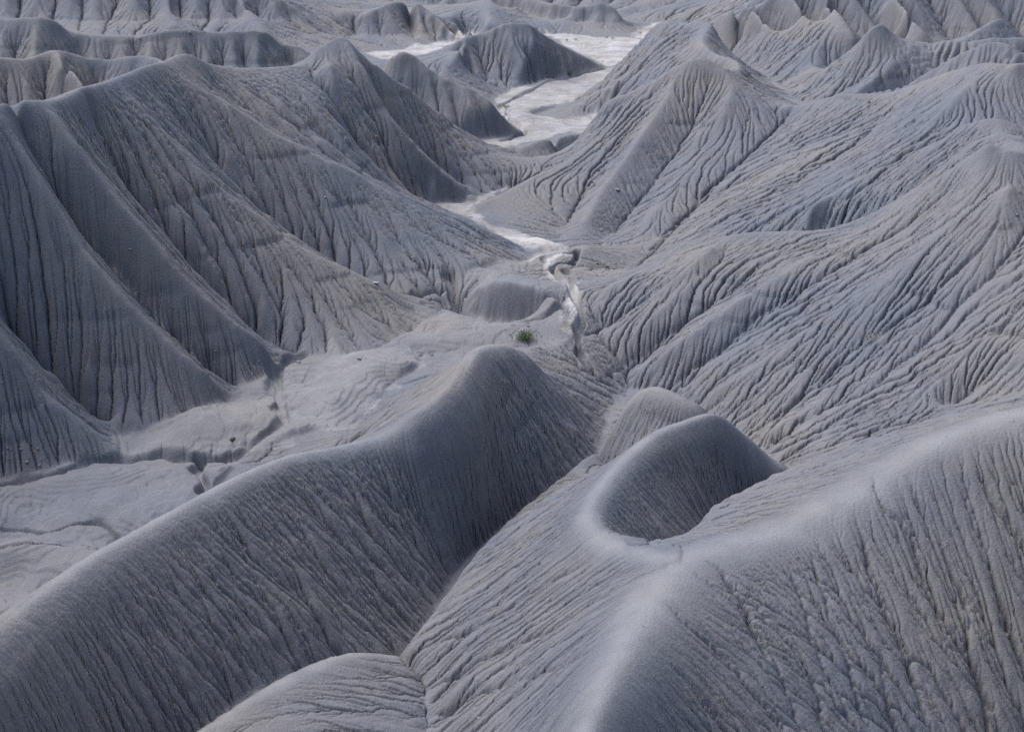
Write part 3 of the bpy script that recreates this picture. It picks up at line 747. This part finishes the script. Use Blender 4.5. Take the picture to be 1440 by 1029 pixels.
for A in (VX, VY, VZ):
    for k in range(1, SB):
        t = k/SB
        for (r0, c0, r1, c1, rk, ck) in ((0,0,0,SB,0,k), (SB,0,SB,SB,SB,k), (0,0,SB,0,k,0), (0,SB,SB,SB,k,SB)):
            A[bi*SB+rk, bj*SB+ck] = A[bi*SB+r0, bj*SB+c0]*(1-t) + A[bi*SB+r1, bj*SB+c1]*t
face_lab = np.repeat(np.repeat(T['hill'], 2, 0), 2, 1)[:NR, :NC].copy()
FLOOR_ID = {0: 100, 1: 101, 2: 102, 3: 102, 4: 103, 5: 103, 6: 104}
for k, v in FLOOR_ID.items(): face_lab[T['fid'] == k] = v
SETTING = [(i, 'hill', HILL_LABELS[h]) for i, h in enumerate(HILL_IDS)] + [
 (100, 'wash', 'pale crusted wash floor below the big left hill, cut by a dark channel'),
 (101, 'wash', 'grey mounded wash floor at the left edge behind the foreground ridge'),
 (102, 'wash', 'winding middle stretch of the dry wash with a narrow creek channel'),
 (103, 'wash', 'broad white distant wash floor winding to the top'),
 (104, 'wash', 'white strip of distant wash floor left of the isolated hill')]
fine_f = np.repeat(np.repeat(fine, SB, 0), SB, 1)
lab_f = face_lab[:NBR*SB, :NBC*SB]
lab_c = face_lab[SB//2:SB//2+NBR*SB:SB, SB//2:SB//2+NBC*SB:SB]
PALE = T['pale'].ravel().astype(np.float32); CRUST_HIGHLIGHT = T['crust_highlight'].ravel().astype(np.float32)
CO = np.stack([VX.ravel(), VY.ravel(), VZ.ravel()], 1).astype(np.float32)
def terrain_piece(name, label, lid):
    fi, fj = np.nonzero(fine_f & (lab_f == lid)); a = fi*NC + fj
    q1 = np.stack([a, a+1, a+1+NC, a+NC], 1)
    ci, cj = np.nonzero(coarse & (lab_c == lid)); a = ci*SB*NC + cj*SB
    q2 = np.stack([a, a+SB, a+SB+SB*NC, a+SB*NC], 1)
    quads = np.concatenate([q1, q2])
    if not len(quads): return
    used, inv = np.unique(quads, return_inverse=True)
    me = bpy.data.meshes.new(name)
    me.vertices.add(len(used)); me.vertices.foreach_set('co', CO[used].ravel())
    nq = len(quads)
    me.loops.add(nq*4); me.loops.foreach_set('vertex_index', inv.ravel().astype(np.int32))
    me.polygons.add(nq); me.polygons.foreach_set('loop_start', np.arange(0, nq*4, 4, dtype=np.int32)); me.polygons.foreach_set('loop_total', np.full(nq, 4, np.int32))
    me.update(calc_edges=True)
    me.polygons.foreach_set('use_smooth', np.ones(nq, bool))
    at = me.attributes.new('pale', 'FLOAT', 'POINT'); at.data.foreach_set('value', PALE[used])
    at = me.attributes.new('crust_highlight', 'FLOAT', 'POINT'); at.data.foreach_set('value', CRUST_HIGHLIGHT[used])
    me.materials.append(CLAY)
    o = bpy.data.objects.new(name, me); col.objects.link(o)
    setting(o, label)
    return nq
NQ = sum(terrain_piece(n, l, i) or 0 for i, n, l in SETTING)
print('terrain quads', NQ)

# ------------------------------------------------ the country around the surveyed valley, coarse
def outer_terrain():
    th = np.unique(np.concatenate([np.linspace(-math.pi, math.pi, 181), [-TH, TH], TH+np.geomspace(.002, .1, 8), -TH-np.geomspace(.002, .1, 8)]))
    rr = np.concatenate([np.geomspace(4, R0, 14), np.geomspace(R0, R1, 160)[1:], np.geomspace(R1, 5000, 26)[1:]])
    g = np.random.default_rng(5)
    V = []
    ph = g.random((12, 3))*6.28
    for r in rr:
        for t in th:
            x, y = r*math.sin(t), r*math.cos(t)
            tc = min(max(t, -TH), TH); rc = min(max(r, R0), R1)
            ii = min(NR-1, int(math.log(rc/R0)/DT + .5)); jj = min(NC-1, int((tc+TH)/DTH + .5))
            e = TZ[ii, jj]
            n = sum(math.sin(x*.02*(1+.37*k)*math.cos(ph[k,0]) + y*.02*(1+.37*k)*math.sin(ph[k,0]) + ph[k,1])/(1+.5*k) for k in range(8))
            gen = 9 + 5*n*min(1, r/60)
            far = max(0, math.log(max(r, 1)/R1)); gen += 14*far
            w = math.exp(-abs(t-tc)/.35) * math.exp(-far*3)
            if abs(t) < TH-1e-6 and R0*1.001 < r < R1*.999: z = e - 2.0
            else: z = e*w + gen*(1-w) - .04
            if r < 30: z = min(z, 16)
            V.append((x, y, z))
    nt = len(th); F = []
    for a in range(len(rr)-1):
        for b_ in range(nt-1):
            if rr[a] > R0*1.02 and rr[a+1] < R1*.98 and th[b_] > -TH+.03 and th[b_+1] < TH-.03: continue
            F.append((a*nt+b_, a*nt+b_+1, (a+1)*nt+b_+1, (a+1)*nt+b_))
    me = bpy.data.meshes.new('terrain'); me.from_pydata(V, [], F); me.polygons.foreach_set('use_smooth', np.ones(len(F), bool))
    me.materials.append(CLAY)
    o = bpy.data.objects.new('terrain', me); col.objects.link(o)
    setting(o, 'rolling grey badlands around the valley')
outer_terrain()

# ================================================================= plants, stones
def ground(x, y): return float(sample(TZ, 1, np.array([[x, y, 0.0]]))[0])
def spot(px, py):                    # where the sight line through a survey pixel meets the ground
    a, b_, c_ = ray(px, py); lo = None
    k = 30.0
    while k < 700:
        x, y, z = a*k, b_*k, 50.0 + c_*k
        if z <= ground(x, y): break
        k += .1
    return Vector((a*k, b_*k, ground(a*k, b_*k)))
def plain(name, rgb, rough=.8, var=.25, scale=6.0):
    m, N, L, p = new_mat(name); p.inputs['Roughness'].default_value = rough
    n = N.new('ShaderNodeTexNoise'); n.inputs['Scale'].default_value = scale; n.inputs['Detail'].default_value = 5
    tc = N.new('ShaderNodeTexCoord'); L.new(tc.outputs['Object'], n.inputs['Vector'])
    r = N.new('ShaderNodeValToRGB'); L.new(n.outputs['Fac'], r.inputs[0])
    r.color_ramp.elements[0].position = .3; r.color_ramp.elements[1].position = .7
    r.color_ramp.elements[0].color = (*[c*(1-var) for c in rgb], 1); r.color_ramp.elements[1].color = (*[c*(1+var) for c in rgb], 1)
    L.new(r.outputs[0], p.inputs['Base Color']); return m
LEAF = plain('leaf_green', (.09, .135, .05), .6, .35, 9); TWIG = plain('twig_brown', (.12, .09, .06))
TAN = plain('tan_sandstone', (.215, .19, .172), .9); PALE_ROCK = plain('pale_stone', (.30, .30, .31), .9); DARK_ROCK = plain('grey_stone', (.17, .17, .185), .9)
def link_mesh(name, V, F, mat, parent=None, smooth=False):
    me = bpy.data.meshes.new(name); me.from_pydata(V, [], F); me.materials.append(mat); me.update()
    if smooth: me.polygons.foreach_set('use_smooth', np.ones(len(F), bool))
    o = bpy.data.objects.new(name, me); col.objects.link(o); o.parent = parent; return o
def tag(o, label, cat, group=None):
    o['label'] = label; o['category'] = cat
    if group: o['group'] = group
    return o
def shrub(px, py, w, h, label, seed, n=420):
    rg = random.Random(seed); p = spot(px, py)
    root = bpy.data.objects.new('shrub', None); col.objects.link(root); root.location = p; root.empty_display_size = .2
    tag(root, label, 'shrub', 'shrubs along the wash')
    V, F = [], []; tips = []
    for k in range(11):              # stems: thin tapered three-sided rods
        a = rg.random()*6.28; lean = rg.uniform(.15, .95); L_ = h*rg.uniform(.65, 1.05)
        d = Vector((math.cos(a)*lean*w*.5, math.sin(a)*lean*w*.5, L_)); b0 = len(V)
        for t, rad in ((0, .022), (.5, .014), (1, .005)):
            c = d*t + Vector((0, 0, -.08 if t == 0 else -.10*h*math.sin(t*3.14)*lean))
            for q in range(3): V.append(c + Vector((math.cos(q*2.1)*rad, math.sin(q*2.1)*rad, 0)))
        for s_ in range(2):
            for q in range(3): F.append((b0+s_*3+q, b0+s_*3+(q+1)%3, b0+s_*3+3+(q+1)%3, b0+s_*3+3+q))
        tips.append(d)
    link_mesh('stems', V, F, TWIG, root)
    V, F = [], []
    for k in range(n):
        d = rg.choice(tips); t = rg.uniform(.3, 1.05); sp = .16*w
        c = d*t + Vector((rg.gauss(0, sp), rg.gauss(0, sp), rg.gauss(0, .11*h))); c.z = max(c.z, .03)
        ln = rg.uniform(.05, .11)*max(w, .8); wd = ln*.4
        u = Vector((rg.gauss(0, 1), rg.gauss(0, 1), rg.gauss(.4, .7))).normalized(); v = u.cross(Vector((rg.gauss(0, 1), rg.gauss(0, 1), rg.gauss(0, 1)))).normalized(); b0 = len(V)
        V += [c, c+u*ln*.5+v*wd*.5, c+u*ln, c+u*ln*.5-v*wd*.5]; F.append((b0, b0+1, b0+2, b0+3))
    link_mesh('foliage', V, F, LEAF, root)
shrub(737, 479, 2.4, .95, 'largest green shrub, beside the creek channel behind the foreground knoll', 1, 900)
shrub(712, 153, 1.9, .8, 'green shrub at the bend of the wash, second largest', 2)
shrub(801, 108, 2.2, 1.1, 'green shrub on the bank of the wash in front of the isolated hill', 3)
for k, (px, py, lab) in enumerate(((797, 58, 'leftmost tiny green shrub on the far white flat'), (810, 57, 'second tiny green shrub from the left on the far white flat'),
        (853, 54, 'tiny green shrub in the middle of the far white flat'), (861, 55, 'tiny green shrub just right of the middle of the far white flat'), (900, 48, 'rightmost tiny green shrub on the far white flat'))):
    shrub(px, py, 1.6, .6, lab, 10+k, 160)

def rock_mesh(seed, flat=.6):
    rg = random.Random(seed); bm = bmesh.new(); bmesh.ops.create_icosphere(bm, subdivisions=2, radius=.5)
    cuts = [(Vector((rg.gauss(0,1), rg.gauss(0,1), rg.gauss(0,1))).normalized(), rg.uniform(.24, .40)) for _ in range(7)]
    for v in bm.verts:
        for n_, d_ in cuts:
            e = v.co.dot(n_) - d_
            if e > 0: v.co -= n_*e
        v.co.z *= flat; v.co *= 1 + rg.uniform(-.04, .04)
    me = bpy.data.meshes.new('rock'); bm.to_mesh(me); bm.free(); return me
ROCKS = {}
for mat in (TAN, PALE_ROCK, DARK_ROCK):
    for k in range(4):
        me = rock_mesh(k); me.materials.append(mat); ROCKS[mat.name, k] = me
def rock(px, py, size, mat, label, group=None, seed=0, name='rock'):
    rg = random.Random(seed*7+int(px)); p = spot(px, py)
    o = bpy.data.objects.new(name, ROCKS[mat.name, rg.randrange(4)]); col.objects.link(o)
    o.location = p + Vector((0, 0, size*.12)); o.scale = (size*rg.uniform(.8, 1.3), size*rg.uniform(.8, 1.2), size*rg.uniform(.8, 1.1)); o.rotation_euler = (rg.uniform(-.2, .2), rg.uniform(-.2, .2), rg.random()*6.28)
    tag(o, label, 'rock', group); return o
rg = random.Random(4)
for k in range(11):
    rock(rg.uniform(2, 60), rg.uniform(630, 660), rg.uniform(.12, .34), TAN, 'tan rock in the rubble patch at the left edge of the picture', 'tan rubble at the left edge', k)
for k in range(12):
    rock(rg.uniform(838, 866), rg.uniform(366, 388), rg.uniform(.2, .5), TAN, 'tan rock in the rubble patch at the foot of the right hill', 'tan rubble below the right hill', k)
for k in range(4):
    rock(rg.uniform(736, 746), rg.uniform(453, 460), rg.uniform(.25, .5), TAN, 'small tan rock just above the largest green shrub', 'rocks above the large shrub', k)
rock(326, 617, .75, TAN, 'single tan rock lying on the pale wash floor left of the channel')
rock(868, 268, .9, PALE_ROCK, 'pale rock on the left spur of the right hill')
rock(505, 505, .6, PALE_ROCK, 'pale rock on the wash floor at the foot of the big left hill', None, 3)
rock(607, 500, .5, TAN, 'tan rock where the wash floor meets the foreground knoll', None, 5)
rock(420, 510, .55, PALE_ROCK, 'pale rock beside the top of the dark floor channel', None, 8)
# caprock slab on the spur of the left hill
def caprock(px, py, w, label):
    p = spot(px, py); root = bpy.data.objects.new('caprock', None); col.objects.link(root); root.location = p - Vector((0, 0, .15)); root.empty_display_size = .2
    tag(root, label, 'rock')
    rg = random.Random(int(px)); V, F = [], []
    n = 14
    for z, s_ in ((-.5, .70), (.18, .62), (.22, .95), (.42, 1.0), (.52, .86)):
        for q in range(n):
            a = q*6.283/n; e = 1 + .22*math.sin(a*2+1.3) + .12*math.sin(a*5+.4) + rg.uniform(-.06, .06)
            V.append((math.cos(a)*w*.5*s_*e, math.sin(a)*w*.36*s_*e, z*w*.42))
    for k in range(4):
        for q in range(n): F.append((k*n+q, k*n+(q+1)%n, k*n+n+(q+1)%n, k*n+n+q))
    F.append(tuple(range(4*n, 5*n)))
    pf = [f for f in F if max(f) < 2*n]; sf = [tuple(i-2*n for i in f) for f in F if min(f) >= 2*n]
    link_mesh('pedestal', V[:2*n], pf, DARK_ROCK, root); link_mesh('slab', V[2*n:], sf + [tuple(range(n-1, -1, -1))], PALE_ROCK, root)
caprock(526, 398, 1.0, 'flat pale caprock slab on the nearest spur of the big left hill')
# loose stones, far too many to count
def loose_stones(n=4500):
    g = np.random.default_rng(9)
    I = np.nonzero(vis.ravel())[0]; I = I[g.integers(0, len(I), n*3)]
    I = I[(T['floor'].ravel()[I] < .5) | (g.random(len(I)) < .25)][:n]
    p = np.stack([TX.ravel()[I], TY.ravel()[I], TZ.ravel()[I]], 1)
    R = np.hypot(p[:,0], p[:,1])
    sz = R*.00034*np.exp(g.normal(0, .45, len(p)))
    base = np.array([(1,0,0),(-1,0,0),(0,1,0),(0,-1,0),(0,0,.8),(0,0,-.8)], float)
    V = (p[:,None] + (base[None]*(1+.5*g.standard_normal((len(p), 6, 1))*.5))*sz[:,None,None]).reshape(-1, 3)
    f = np.array([(0,2,4),(2,1,4),(1,3,4),(3,0,4),(2,0,5),(1,2,5),(3,1,5),(0,3,5)])
    F = (np.arange(len(p))[:,None,None]*6 + f[None]).reshape(-1, 3)
    o = link_mesh('loose_stones', V.tolist(), F.tolist(), PALE_ROCK)
    o['kind'] = 'stuff'; o['label'] = 'small pale loose stones scattered over the clay slopes'
loose_stones()
